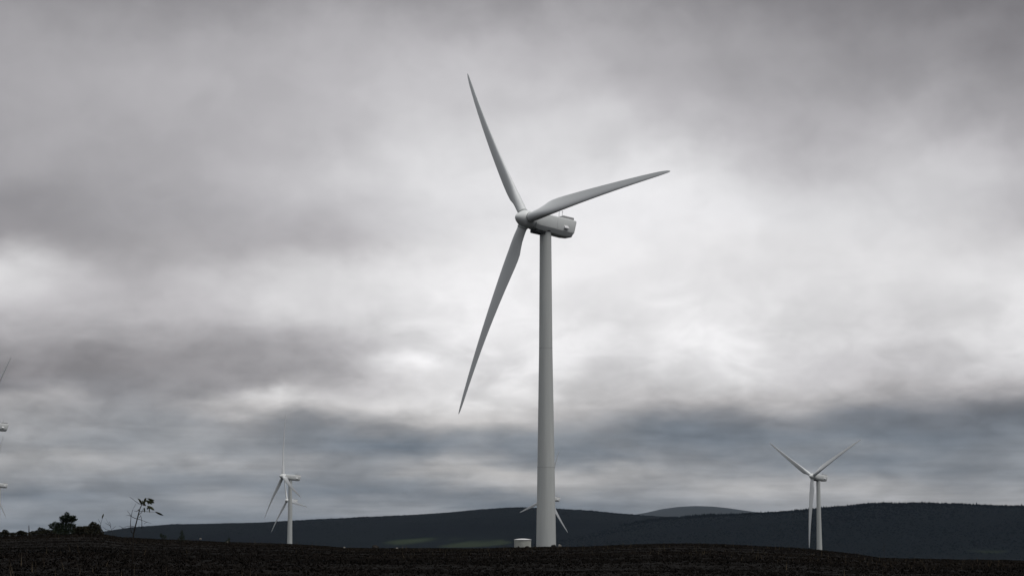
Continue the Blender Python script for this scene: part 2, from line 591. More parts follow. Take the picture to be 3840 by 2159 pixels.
class Hill:
    def __init__(self, pts, yr, front, back, rough, seed):
        self.u = np.array([p[0] for p in pts], float)
        self.v = np.array([p[1] for p in pts], float)
        self.yr, self.front, self.back, self.rough, self.seed = yr, front, back, rough, seed
        self.x0 = (self.u[0] - CX) / F_PX * yr
        self.x1 = (self.u[-1] - CX) / F_PX * yr

    def z(self, x, y):
        u = CX + F_PX * x / self.yr
        top = self.yr * tan_el(np.interp(u, self.u, self.v))
        base = -30.0
        wob = self.front * 0.16 * fnoise(x / 700.0, 0 * x, self.seed)
        t = np.where(y < self.yr, (self.yr - y) / (self.front + wob), (y - self.yr) / self.back)
        bell = 1 - sstep(0, 1, np.clip(t, 0, 1)) 
        r = self.rough * fnoise(x / 160.0, y / 160.0, self.seed + 1) * sstep(0.02, 0.3, t) * bell
        return base + (top - base) * bell + r

    def build(self, name, mat, nx, ny, tint, label):
        xs = np.linspace(self.x0, self.x1, nx)
        ys = np.concatenate([np.linspace(self.yr - self.front * 1.2, self.yr, ny), np.linspace(self.yr, self.yr + self.back, 14)[1:]])
        X, Y = np.meshgrid(xs, ys, indexing='ij')
        Z = self.z(X, Y)
        V = list(zip(X.ravel(), Y.ravel(), Z.ravel()))
        m = len(ys)
        Fc = [(i * m + j, (i + 1) * m + j, (i + 1) * m + j + 1, i * m + j + 1) for i in range(nx - 1) for j in range(m - 1)]
        ob = mesh_obj(name, V, Fc, mat, smooth=True, cols=tint(X.ravel(), Y.ravel(), Z.ravel()))
        tag(ob, label, kind='structure')
        return ob


def seen_px(X, Y, Z):
    a = math.atan(TP)
    zc = Y * math.cos(a) + Z * math.sin(a)
    yc = -Y * math.sin(a) + Z * math.cos(a)
    return CX + F_PX * X / zc, CY - F_PX * yc / zc


def left_tint(X, Y, Z):
    # pasture and young larch on the lower slope left of the big tower, dark spruce elsewhere
    n = fnoise(X / 180.0, Y / 120.0, 21)
    t = 0.08 + 0.20 * sstep(-0.05, 0.05, fnoise(X / 420.0, Y / 200.0, 22) + 0.08 * n)
    young = sstep(0.0, 0.35, n * 0.35 + 1 - np.hypot((X + 330) / 150.0, (Y - 4270) / 150.0))
    young2 = sstep(0.0, 0.35, n * 0.4 + 1 - np.hypot((X + 125) / 115.0, (Y - 4170) / 95.0))
    t = t + 0.18 * young + 0.4 * young2 * (0.55 + 0.45 * sstep(-0.3, 0.3, fnoise(X / 45.0, Y / 60.0, 25)))
    return np.clip(t, 0, 1)


def right_tint(X, Y, Z):
    n = fnoise(X / 150.0, Y / 120.0, 31)
    t = 0.08 + 0.20 * sstep(-0.05, 0.05, fnoise(X / 380.0, Y / 180.0, 32) + 0.08 * n)
    low = sstep(0.0, 0.5, n * 0.5 + (3720 - Y) / 240.0)
    field = sstep(0.0, 0.2, n * 0.15 + 1 - np.hypot((X - 830) / 50.0, (Y - 3630) / 28.0))
    t = t + 0.18 * low + 0.16 * field
    return np.clip(t, 0, 1)


left_hill = Hill(LEFT_RIDGE, 5000.0, 1300.0, 1500.0, 7.0, 41)
right_hill = Hill(RIGHT_RIDGE, 4600.0, 1250.0, 1500.0, 6.0, 51)
far_hill = Hill(FAR_RIDGE, 16000.0, 3000.0, 2000.0, 4.0, 61)
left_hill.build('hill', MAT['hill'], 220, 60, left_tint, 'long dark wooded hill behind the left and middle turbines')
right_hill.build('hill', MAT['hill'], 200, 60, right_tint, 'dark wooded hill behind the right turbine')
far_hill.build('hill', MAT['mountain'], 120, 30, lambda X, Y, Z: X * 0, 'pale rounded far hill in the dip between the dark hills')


def forest(hill, tint, n, hmin, hmax, label, seed, open_at):
    r = np.random.default_rng(seed)
    y0, y1 = hill.yr - hill.front * 1.0, hill.yr + 120
    Y = y0 + (y1 - y0) * r.random(n * 2) ** 0.75
    X = hill.x0 + (hill.x1 - hill.x0) * r.random(n * 2)
    edge = np.abs(X / Y) < 0.275
    X, Y = X[edge], Y[edge]
    # one row after another along the skyline as well
    k = n // 6
    X = np.concatenate([X[:n - k], (r.random(k) * 2 - 1) * 0.27 * hill.yr])
    Y = np.concatenate([Y[:n - k], hill.yr - 30 + 45 * r.random(k)])
    ok = (X > hill.x0 + 5) & (X < hill.x1 - 5)
    X, Y = X[ok], Y[ok]
    Z = hill.z(X, Y)
    T = tint(X, Y, Z)
    keep = (T < open_at) | (r.random(len(X)) < 0.35)
    X, Y, Z, T = X[keep], Y[keep], Z[keep], T[keep]
    m = len(X)
    clump = 0.75 + 0.35 * fnoise(X / 60.0, Y / 60.0, seed + 3)
    h = (hmin + (hmax - hmin) * r.random(m) ** 1.5) * clump
    crown = sstep(hill.yr - 160, hill.yr - 40, Y)
    h = h * (0.34 + 0.66 * crown)
    h = h * (0.72 + 0.25 * crown * (r.random(m) > 0.92) + 0.25 * crown * sstep(0.1, 0.5, fnoise(X / 35.0, 0 * X, seed + 9)))
    w = h * (0.28 + 0.14 * r.random(m)) * (3.2 - 2.2 * crown)
    ph = r.random(m) * 6.28
    NS = 5
    tris = np.zeros((m, NS, 3, 3), np.float32)
    for s in range(NS):
        a0, a1 = ph + s * 2 * math.pi / NS, ph + (s + 1) * 2 * math.pi / NS
        tris[:, s, 0] = np.stack([X + w * np.cos(a0), Y + w * np.sin(a0), Z - 0.3 + h * 0.05], 1)
        tris[:, s, 1] = np.stack([X + w * np.cos(a1), Y + w * np.sin(a1), Z - 0.3 + h * 0.05], 1)
        tris[:, s, 2] = np.stack([X, Y, Z + h], 1)
    tint_t = np.clip(T + 0.03 * (r.random(m) - 0.5), 0, 1)
    ob = tri_soup('forest', tris.reshape(-1, 3, 3), MAT['forest'], np.repeat(tint_t, NS))
    tag(ob, label, 'forest', kind='stuff')
    return ob


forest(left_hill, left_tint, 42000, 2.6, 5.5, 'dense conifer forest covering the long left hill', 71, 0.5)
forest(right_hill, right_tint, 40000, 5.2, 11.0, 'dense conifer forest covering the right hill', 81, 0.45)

# ------------------------------------------------------------------ wind turbines
HUB0 = 63.0            # hub height of the prototype tower
TILT = R(5)
OVER = 4.85             # hub centre ahead of the tower axis
ROTOR = 41.2


def lathe(name, prof, mat, parent=None, seg=48, axis='Z', sharp=40, cap=True):
    V, Fc = [], []
    for (r, z) in prof:
        for k in range(seg):
            a = 2 * math.pi * k / seg
            c, s = r * math.cos(a), r * math.sin(a)
            V.append((c, s, z) if axis == 'Z' else (z, c, s))
    n = len(prof)
    for i in range(n - 1):
        for k in range(seg):
            a, b = i * seg + k, i * seg + (k + 1) % seg
            Fc.append((a, b, b + seg, a + seg))
    if cap:
        Fc.append(tuple(range(seg))[::-1])
        Fc.append(tuple((n - 1) * seg + k for k in range(seg)))
    return mesh_obj(name, V, Fc, mat, parent, smooth=True, sharp=sharp)


def box(name, lo, hi, mat, parent=None, bev=0.0, top=None):
    bm = bmesh.new()
    bmesh.ops.create_cube(bm, size=1.0)
    lo, hi = Vector(lo), Vector(hi)
    for v in bm.verts:
        v.co = Vector(((lo[i] + hi[i]) / 2 + v.co[i] * (hi[i] - lo[i])) for i in range(3))
        if top and v.co.z > (lo.z + hi.z) / 2:
            v.co.x = v.co.x * top[0] + top[2]
            v.co.y = v.co.y * top[1]
    if bev:
        bmesh.ops.bevel(bm, geom=bm.edges[:], offset=bev, segments=2, affect='EDGES')
    me = bpy.data.meshes.new(name)
    bm.to_mesh(me)
    bm.free()
    me.materials.append(mat)
    ob = bpy.data.objects.new(name, me)
    COL.objects.link(ob)
    if parent:
        ob.parent = parent
    return ob


def tube(name, pts, radii, mat, parent=None, seg=6):
    """tapered tube through points; one mesh"""
    V, Fc = tube_geo(pts, radii, seg)
    return mesh_obj(name, V, Fc, mat, parent, smooth=True)


def tube_geo(pts, radii, seg=6, off=0):
    V, Fc = [], []
    pts = [Vector(p) for p in pts]
    n = len(pts)
    for i, p in enumerate(pts):
        d = (pts[min(i + 1, n - 1)] - pts[max(i - 1, 0)]).normalized()
        a = d.orthogonal().normalized() if abs(d.z) > 0.9 else d.cross(Vector((0, 0, 1))).normalized()
        b = d.cross(a)
        for k in range(seg):
            t = 2 * math.pi * k / seg
            V.append(p + (a * math.cos(t) + b * math.sin(t)) * radii[i])
    for i in range(n - 1):
        for k in range(seg):
            x, y = off + i * seg + k, off + i * seg + (k + 1) % seg
            Fc.append((x, y, y + seg, x + seg))
    Fc.append(tuple(off + k for k in range(seg))[::-1])
    Fc.append(tuple(off + (n - 1) * seg + k for k in range(seg)))
    return V, Fc


def blade_mesh():
    NP = 28
    stations = [1.25, 1.8, 2.6, 3.5, 4.5, 5.6, 6.8, 8.0, 9.5, 11.5, 14, 17, 20, 23.5, 27, 30.5, 33.5, 36, 38, 39.4, 40.3, 40.85, 41.1, 41.2]
    S = [1.25, 2.6, 4.5, 6.8, 8.5, 11, 16, 22, 28, 34, 38, 40, 40.8, 41.2]
    CH = [1.86, 1.86, 2.25, 2.98, 3.15, 3.0, 2.55, 2.05, 1.6, 1.18, 0.86, 0.60, 0.36, 0.06]
    TH = [1.0, 1.0, 0.78, 0.46, 0.36, 0.30, 0.26, 0.235, 0.22, 0.20, 0.19, 0.18, 0.18, 0.18]
    TW = [13, 13, 13, 12, 11, 9.5, 7.0, 4.6, 2.6, 1.0, 0.2, 0, 0, 0]
    V, Fc = [], []
    for s in stations:
        c, th, tw = np.interp(s, S, CH), np.interp(s, S, TH), R(float(np.interp(s, S, TW)) + 1.0)
        rnd = float(np.clip((th - 0.4) / 0.6, 0, 1))
        rnd = rnd * rnd * (3 - 2 * rnd)
        defl = 0.07 * s - 0.00188 * s * s
        pax = 0.32 + 0.18 * rnd
        for k in range(NP):
            t = 2 * math.pi * k / NP
            xx = 0.5 * (1 - math.cos(t))                 # 0 leading .. 1 trailing
            sgn = 1 if t < math.pi else -1
            yt = 5 * th * (0.2969 * math.sqrt(xx) - 0.126 * xx - 0.3516 * xx ** 2 + 0.2843 * xx ** 3 - 0.1015 * xx ** 4)
            yc = 0.03 * 4 * xx * (1 - xx)
            air = (yc + yt) if sgn > 0 else (yc - yt)
            circ = 0.5 * th * math.sin(t)
            nrm = (air * (1 - rnd) + circ * rnd) * c
            ch = (pax - xx) * c
            # leading edge towards +Y, turned upwind (+X) by the twist; the cambered side looks downwind (-X)
            x = ch * math.sin(tw) - nrm * math.cos(tw)
            y = ch * math.cos(tw) + nrm * math.sin(tw)
            V.append((x + defl, y, s))
    n = len(stations)
    for i in range(n - 1):
        for k in range(NP):
            a, b = i * NP + k, i * NP + (k + 1) % NP
            Fc.append((a, b, b + NP, a + NP))
    Fc.append(tuple(range(NP))[::-1])
    Fc.append(tuple((n - 1) * NP + k for k in range(NP)))
    return V, Fc


def nacelle_geo():
    # x behind the hub centre, half width, top, crease, bottom
    sec = [(-1.55, 1.45, 1.30, -0.55, -1.45), (-1.75, 1.55, 1.45, -0.75, -1.6), (-2.6, 1.62, 1.55, -0.90, -1.75), (-5.5, 1.66, 1.60, -0.95, -1.85),
           (-9.2, 1.66, 1.60, -1.0, -1.95), (-10.75, 1.64, 1.60, -1.0, -1.80), (-11.3, 1.60, 1.57, -0.98, -1.66), (-11.45, 1.50, 1.48, -0.92, -1.50)]
    V, Fc = [], []
    for (x, hw, tp, cr, bt) in sec:
        half = [(0, tp + 0.04), (hw * 0.7, tp + 0.02), (hw * 0.88, tp - 0.03), (hw * 0.97, tp - 0.13), (hw, tp - 0.3), (hw, (tp + cr) / 2), (hw * 0.995, cr + 0.03), (hw * 0.975, cr - 0.06),
                (hw * 0.66, bt + 0.06), (hw * 0.58, bt), (0, bt)]
        ring = half + [(-a, b) for (a, b) in half[-2:0:-1]]
        rake = 0.55 if x < -11 else 0.0                  # the tail leans forward towards its foot
        V += [(x + rake * (tp - b) / (tp - bt), a, b) for (a, b) in ring]
    m = len(ring)
    for i in range(len(sec) - 1):
        for k in range(m):
            a, b = i * m + k, i * m + (k + 1) % m
            Fc.append((a, b, b + m, a + m))
    Fc.append(tuple(range(m))[::-1])
    Fc.append(tuple((len(sec) - 1) * m + k for k in range(m)))
    return V, Fc


def make_turbine():
    root = empty('wind_turbine')
    zs = [(-1.5, 1.93), (0, 1.90), (15.5, 1.66), (38.3, 1.30), (60.9, 1.13)]

    def rad(z):
        return float(np.interp(z, [a[0] for a in zs], [a[1] for a in zs]))
    for (a, b) in ((-1.5, 15.46), (15.54, 38.26), (38.34, 60.9)):
        zz = np.linspace(a, b, 6)
        lathe('tower_section', [(rad(z), z) for z in zz], MAT['tower'], root, 64, sharp=60)
    for z in (15.5, 38.3):
        lathe('flange', [(rad(z) + 0.012, z - 0.055), (rad(z) + 0.012, z + 0.055)], MAT['seam'], root, 64, sharp=40)
    lathe('yaw_bearing', [(1.22, 60.9), (1.28, 61.0), (1.28, 61.35), (1.2, 61.4)], MAT['under'], root, 48)
    V, Fc = nacelle_geo()
    nac = mesh_obj('nacelle', V, Fc, MAT['nacelle'], root, smooth=True, sharp=28)
    nac.location = (OVER, 0, HUB0)
    nac.rotation_euler = (0, -TILT, 0)
    for side in (1, -1):
        # hooded air outlet on either flank
        yo = 1.655 * side
        hood_v = [(-9.25, yo, 0.12), (-8.2, yo, 0.12), (-9.25, yo, -0.55), (-8.2, yo, -0.55), (-9.2, yo + 0.42 * side, -0.38), (-8.25, yo + 0.42 * side, -0.38),
                  (-9.2, yo + 0.40 * side, -0.55), (-8.25, yo + 0.40 * side, -0.55)]
        fs = [(0, 1, 5, 4), (4, 5, 7, 6), (0, 4, 6, 2), (1, 3, 7, 5), (2, 6, 7, 3)]
        if side < 0:
            fs = [f[::-1] for f in fs]
        mesh_obj('air_hood', hood_v, fs, MAT['vent'], nac)
        mesh_obj('panel_joint', [(-6.62, yo + 0.012 * side, 1.0), (-6.58, yo + 0.012 * side, 1.0), (-6.58, yo + 0.012 * side, -0.85), (-6.62, yo + 0.012 * side, -0.85)],
                 [(0, 1, 2, 3)], MAT['cooler'], nac)
    box('cooler', (-11.0, -1.2, 1.55), (-8.3, 1.2, 2.12), MAT['cooler'], nac, 0.06, top=None)
    for (x, y, h) in ((-7.7, 0.5, 1.35), (-9.3, -0.5, 1.9)):
        tube('sensor_mast', [(x, y, 1.55), (x, y, 1.6 + h)], [0.045, 0.03], MAT['under'], nac)
    tube('sensor_arm', [(-9.3, -0.75, 3.25), (-9.3, -0.25, 3.25)], [0.03, 0.03], MAT['under'], nac)
    box('front_housing', (-4.4, -0.95, -2.28), (-1.9, 0.95, -1.6), MAT['under'], nac, 0.1)
    hub = lathe('hub', [(1.45, -1.5), (1.62, -1.35), (1.70, -0.9), (1.74, 0.0), (1.71, 0.4), (1.58, 0.8), (1.36, 1.22), (1.10, 1.62), (0.82, 2.0), (0.52, 2.30), (0.26, 2.46), (0.03, 2.50)],
                MAT['nacelle'], root, 48, 'X', 60)
    hub.location = (OVER, 0, HUB0)
    hub.rotation_euler = (0, -TILT, 0)
    V, Fc = blade_mesh()
    first = None
    for k in range(3):
        if first is None:
            b = mesh_obj('blade', V, Fc, MAT['blade'], root, smooth=True, sharp=50)
            c = lathe('root_collar', [(0.93, 1.55), (1.02, 1.58), (1.04, 1.72), (1.0, 1.80), (0.94, 1.81)], MAT['seam'], b, 40)
            c.location = (0.11, 0, 0)
            first = b
        else:
            b = copy_tree(first, root)
        b.location = (OVER, 0, HUB0)
        b['turn'] = k * 2 * math.pi / 3
        b.rotation_euler = (-(k * 2 * math.pi / 3), -TILT, 0)
    return root


def place_turbine(o, hub, yaw, phase, label):
    yaw, phase = R(yaw), R(phase)
    h = Vector((-math.sin(yaw), -math.cos(yaw), 0))
    base = Vector(hub) - h * OVER
    zg = Hs(base.x, base.y)
    o.location = (base.x, base.y, zg)
    o.rotation_euler = (0, 0, math.atan2(h.y, h.x))
    height = hub[2] - zg
    f = (height - 2.1) / (HUB0 - 2.1)
    for ch in o.children:
        n = ch.name.split('.')[0]
        if n in ('nacelle', 'hub'):
            ch.location.z = height
        elif n == 'blade':
            ch.location.z = height
            ch.rotation_euler = (-(phase + ch['turn']), -TILT, 0)
        elif n == 'yaw_bearing':
            ch.location.z = height - HUB0
        else:
            ch.scale.z = f
    tag(o, label, 'wind turbine', 'white wind turbines of the wind farm')


proto = make_turbine()
TURBINES = [
    ((2.7, 393.2, 63.0), 52.3, 325.1, 'largest and nearest white wind turbine standing in the middle beside the round kiosk'),
    ((174.1, 1194.2, 40.6), 50.6, 300.7, 'white wind turbine alone on the right with two blades raised in a V'),
    ((-145.8, 1312.9, 44.6), 65.6, 350.2, 'small white wind turbine left of the middle with one blade straight up'),
    ((-224.9, 2063.5, 46.2), 53.7, 340.3, 'tiny white wind turbine mostly hidden behind the tower of the left turbine'),
    ((30.4, 1729.0, 40.5), 54.0, 14.2, 'distant white wind turbine hidden behind the big middle tower, blade tips showing either side'),
    ((-245.2, 953.1, 56.2), 58.0, 43.8, 'wind turbine cut off by the left edge, upper one, nacelle end and blade tip showing'),
    ((-420.4, 1673.0, 50.3), 53.0, 11.1, 'farther wind turbine cut off by the left edge, lower nacelle end and blade tips showing'),
]
turbines = [proto] + [copy_tree(proto) for _ in TURBINES[1:]]
for o, t in zip(turbines, TURBINES):
    place_turbine(o, *t)

for b in [c for c in proto.children if c.name.split('.')[0] == 'blade']:
    if b['turn'] > 4:
        b.rotation_euler.x -= R(0.7)               # the hanging blade flexes a little

# ------------------------------------------------------------------ kiosk beside the big tower
kp = px_point(1960, 2023, 388.0)
kz = Hs(kp.x, kp.y)
kiosk = empty('transformer_kiosk', (kp.x, kp.y, kz))
kh = kp.z - kz
lathe('wall', [(1.58, -0.6), (1.58, kh)], MAT['kiosk_wall'], kiosk, 64)
lathe('roof', [(1.60, kh - 0.02), (1.66, kh), (1.66, kh + 0.05), (1.3, kh + 0.14), (0.8, kh + 0.22), (0.3, kh + 0.25), (0.02, kh + 0.255)], MAT['kiosk_roof'], kiosk, 64, sharp=30)
tag(kiosk, 'low round grey kiosk with shallow white domed roof beside the big tower', 'kiosk')


# ------------------------------------------------------------------ heather and dead grass on the moor
def heather(n, seed):
    r = np.random.default_rng(seed)
    Y = 26 + (175 - 26) * r.random(n) ** 0.85
    X = (r.random(n) * 2 - 1) * (Y * 0.29 + 3)
    Z = H(X, Y)
    patch = np.clip(0.5 + 0.5 * fnoise(X * 0.25, Y * 0.25, seed + 1), 0, 1)
    h = (0.018 + 0.036 * r.random(n)) * (0.4 + 1.2 * patch)
    NB = 6
    tris = np.zeros((n, NB, 3, 3), np.float32)
    tint = np.zeros((n, NB), np.float32)
    broad = np.clip(0.5 + 0.9 * fnoise(X * 0.09, Y * 0.16, seed + 7), 0, 1)
    base_t = np.clip(0.05 + 0.55 * broad + 0.15 * patch * r.random(n), 0, 1)
    for k in range(NB):
        a = r.random(n) * 6.28
        lean = 0.9 + 2.4 * r.random(n)
        w = 0.014 + 0.03 * r.random(n)
        bx, by = X + 0.10 * (r.random(n) - 0.5), Y + 0.10 * (r.random(n) - 0.5)
        tris[:, k, 0] = np.stack([bx - w * np.sin(a), by + w * np.cos(a), Z - 0.03], 1)
        tris[:, k, 1] = np.stack([bx + w * np.sin(a), by - w * np.cos(a), Z - 0.03], 1)
        hh = h * (0.6 + 0.6 * r.random(n))
        tris[:, k, 2] = np.stack([bx + lean * hh * np.cos(a), by + lean * hh * np.sin(a), Z + hh], 1)
        tint[:, k] = np.clip(base_t + 0.08 * (r.random(n) - 0.5), 0, 1)
    ob = tri_soup('heather', tris.reshape(-1, 3, 3), MAT['heather'], tint.ravel())
    tag(ob, 'low dark brown heather covering the foreground moor', 'heather', kind='stuff')


def dead_grass(n, seed):
    r = np.random.default_rng(seed)
    Y = 28 + 130 * r.random(n) ** 0.9
    X = (r.random(n) * 2 - 1) * (Y * 0.29 + 2)
    ok = fnoise(X * 0.3, Y * 0.2, seed + 2) > -0.1
    X, Y = X[ok], Y[ok]
    n = len(X)
    Z = H(X, Y)
    h = 0.10 + 0.30 * r.random(n) ** 2
    a = r.random(n) * 6.28
    lean = 0.5 * r.random(n)
    w = 0.006 + 0.006 * r.random(n)
    tris = np.zeros((n, 3, 3), np.float32)
    tris[:, 0] = np.stack([X - w, Y, Z], 1)
    tris[:, 1] = np.stack([X + w, Y, Z], 1)
    tris[:, 2] = np.stack([X + lean * h * np.cos(a), Y + lean * h * np.sin(a), Z + h], 1)
    ob = tri_soup('dead_grass', tris, MAT['straw'])
    tag(ob, 'sparse pale dead grass stalks scattered among the heather', 'grass', kind='stuff')


heather(190000, 201)
dead_grass(1600, 211)


# ------------------------------------------------------------------ shrubs, pines and saplings
def foliage(name, blobs, n, size, mat, parent, seed, needle=False):
    """blobs: (x, y, z, rx, rz, weight) in local metres; leaf-sized faces spread through them"""
    r = np.random.default_rng(seed)
    W = np.array([b[5] for b in blobs], float)
    idx = r.choice(len(blobs), n, p=W / W.sum())
    B = np.array([b[:5] for b in blobs], float)[idx]
    d = r.normal(size=(n, 3))
    d /= np.linalg.norm(d, axis=1)[:, None]
    rad = r.random(n) ** 0.45
    P = B[:, :3] + d * rad[:, None] * np.stack([B[:, 3], B[:, 3], B[:, 4]], 1)
    out = d * np.array([1, 1, 0.6])
    out[:, 2] += 0.35
    t = out + 0.7 * r.normal(size=(n, 3))
    t /= np.linalg.norm(t, axis=1)[:, None]
    q = np.cross(t, r.normal(size=(n, 3)))
    q /= np.linalg.norm(q, axis=1)[:, None]
    L = size * (0.5 + r.random(n))[:, None]
    wd = L * (0.16 if needle else 0.34)
    tris = np.zeros((n, 2, 3, 3), np.float32)
    tris[:, 0, 0], tris[:, 0, 1], tris[:, 0, 2] = P, P + t * L * 0.5 + q * wd, P + t * L
    tris[:, 1, 0], tris[:, 1, 1], tris[:, 1, 2] = P, P + t * L, P + t * L * 0.5 - q * wd
    return tri_soup(name, tris.reshape(-1, 3, 3), mat, None, parent)


def px_shrub(name, cat, label, group, u, dist, trunk_px, blobs_px, n, size, mat, seed, needle=False, trunk_r=0.03):
    """blobs given as (u, v, half width, half height, weight) in photo pixels, set at dist metres with depth of their own"""
    x = (u - CX) / F_PX * dist
    z0 = Hs(x, dist)
    o = empty(name, (x, dist, z0))
    k = dist / F_PX
    r = np.random.default_rng(seed + 5)

    def loc(uu, vv):
        return ((uu - u) * k, (HORIZON - vv) * k - z0)
    bl = []
    for (uu, vv, hu, hv, w) in blobs_px:
        lx, lz = loc(uu, vv)
        dep = hu * k * 0.8 * (r.random() - 0.5)
        bl.append((lx, dep, lz, hu * k, hv * k, w))
    top = loc(*trunk_px)
    Vt, Ft = tube_geo([(0, 0, -0.15), (top[0] * 0.3, 0.02, top[1] * 0.4), (top[0], 0, top[1])], [trunk_r, trunk_r * 0.75, trunk_r * 0.25], 6)
    for b in bl:
        base = Vector((b[0] * 0.25, 0, max(b[2] * 0.55, 0.02)))
        v2, f2 = tube_geo([base, Vector((b[0], b[1], b[2]))], [trunk_r * 0.4, trunk_r * 0.1], 4, len(Vt))
        Vt, Ft = Vt + v2, Ft + f2
    mesh_obj('trunk', Vt, Ft, MAT['bark'], o, smooth=True)
    foliage('crown', bl, n, size, mat, o, seed, needle)
    tag(o, label, cat, group)
    return o


px_shrub('young_pine', 'tree', 'dark young pine with spreading branches on the moor crest at far left', None, 255, 122, (262, 1924),
         [(262, 1931, 7, 8, 1.0), (256, 1942, 16, 8, 2.0), (270, 1943, 15, 6, 1.5), (284, 1940, 8, 4, 0.7), (246, 1950, 9, 9, 1.2), (262, 1953, 22, 8, 2.6),
          (284, 1950, 12, 4, 1.1), (290, 1949, 6, 3, 0.3), (240, 1942, 4, 5, 0.3), (218, 1966, 11, 7, 1.3), (206, 1968, 9, 4, 0.7), (236, 1969, 16, 9, 2.0), (262, 1974, 26, 11, 3.4), (282, 1971, 12, 6, 1.4),
          (222, 1980, 20, 9, 2.2), (252, 1990, 42, 12, 4.5), (202, 1976, 5, 3, 0.3)],
         5200, 0.10, MAT['needles'], 301, True, 0.06)
px_shrub('shrub', 'shrub', 'rounded twiggy dark shrub right of the young pine', None, 362, 112, (358, 1958),
         [(360, 1972, 18, 13, 2.2), (376, 1980, 15, 14, 1.8), (346, 1984, 16, 12, 1.6), (358, 1962, 4, 5, 0.3), (364, 1992, 34, 10, 2.5), (384, 1990, 8, 9, 0.6)],
         2300, 0.065, MAT['shrub'], 311, False, 0.03)
px_shrub('shrub', 'shrub', 'low dark scrub filling the gap between the young pine and the rounded shrub', None, 318, 124, (318, 1978),
         [(305, 1982, 20, 7, 1.5), (330, 1981, 20, 7, 1.5), (318, 1992, 40, 10, 2.5)], 3200, 0.06, MAT['shrub'], 321, False, 0.025)
px_shrub('shrub', 'shrub', 'small bushy shrub at the far left edge of the moor crest', None, 30, 132, (31, 1987),
         [(31, 1994, 10, 8, 1.2), (24, 2002, 15, 8, 1.5), (38, 2002, 12, 7, 1.2)], 1800, 0.06, MAT['shrub'], 331, False, 0.025)
px_shrub('shrub', 'shrub', 'low shrub just left of the bare dead stem', None, 93, 132, (93, 1990),
         [(92, 1996, 13, 6, 1.2), (84, 2001, 14, 7, 1.3), (104, 2001, 12, 6, 1.2)], 1700, 0.06, MAT['shrub'], 341, False, 0.02)
px_shrub('shrub', 'shrub', 'tiny low shrub between the far left shrub and its neighbour', None, 62, 134, (62, 1998),
         [(62, 2003, 12, 5, 1.0)], 700, 0.06, MAT['shrub'], 351, False, 0.015)
px_shrub('shrub', 'shrub', 'loose airy shrub between the dead stem and the young pine', None, 165, 128, (166, 1978),
         [(163, 1984, 8, 6, 0.5), (172, 1987, 9, 6, 0.6), (165, 1996, 26, 7, 1.6), (142, 1997, 14, 6, 1.0), (186, 1992, 12, 7, 1.0)], 2000, 0.06, MAT['shrub'], 361, False, 0.02)
px_shrub('shrub', 'shrub', 'long low scrub along the crest beneath the young pine', None, 250, 134, (250, 1990),
         [(130, 2001, 16, 5, 0.8), (165, 1999, 22, 6, 1.2), (205, 1996, 24, 8, 1.6), (250, 1993, 30, 10, 2.2), (300, 1992, 28, 9, 1.8), (340, 1994, 24, 9, 1.6), (385, 1998, 16, 7, 0.8)],
         5200, 0.07, MAT['shrub'], 367, False, 0.02)
px_shrub('conifer_seedling', 'seedling', 'small dark conifer seedling between the leafy sapling and the left turbine', None, 690, 95, (690, 1984),
         [(690, 1991, 3, 5, 0.3), (690, 1999, 6, 5, 0.6), (692, 2010, 9, 7, 1.0), (690, 2020, 13, 7, 1.4)], 420, 0.05, MAT['needles'], 371, True, 0.02)
px_shrub('conifer_seedling', 'seedling', 'low seedling just right of the leafy sapling', None, 618, 100, (615, 1999),
         [(615, 2006, 6, 5, 0.5), (622, 2013, 12, 6, 1.5)], 380, 0.05, MAT['needles'], 381, True, 0.015)
px_shrub('conifer_seedling', 'seedling', 'faint tiny seedling on the crest left of the left turbine', None, 866, 118, (866, 2014),
         [(866, 2022, 5, 5, 0.6), (862, 2029, 10, 5, 1.5)], 300, 0.05, MAT['needles'], 391, True, 0.015)


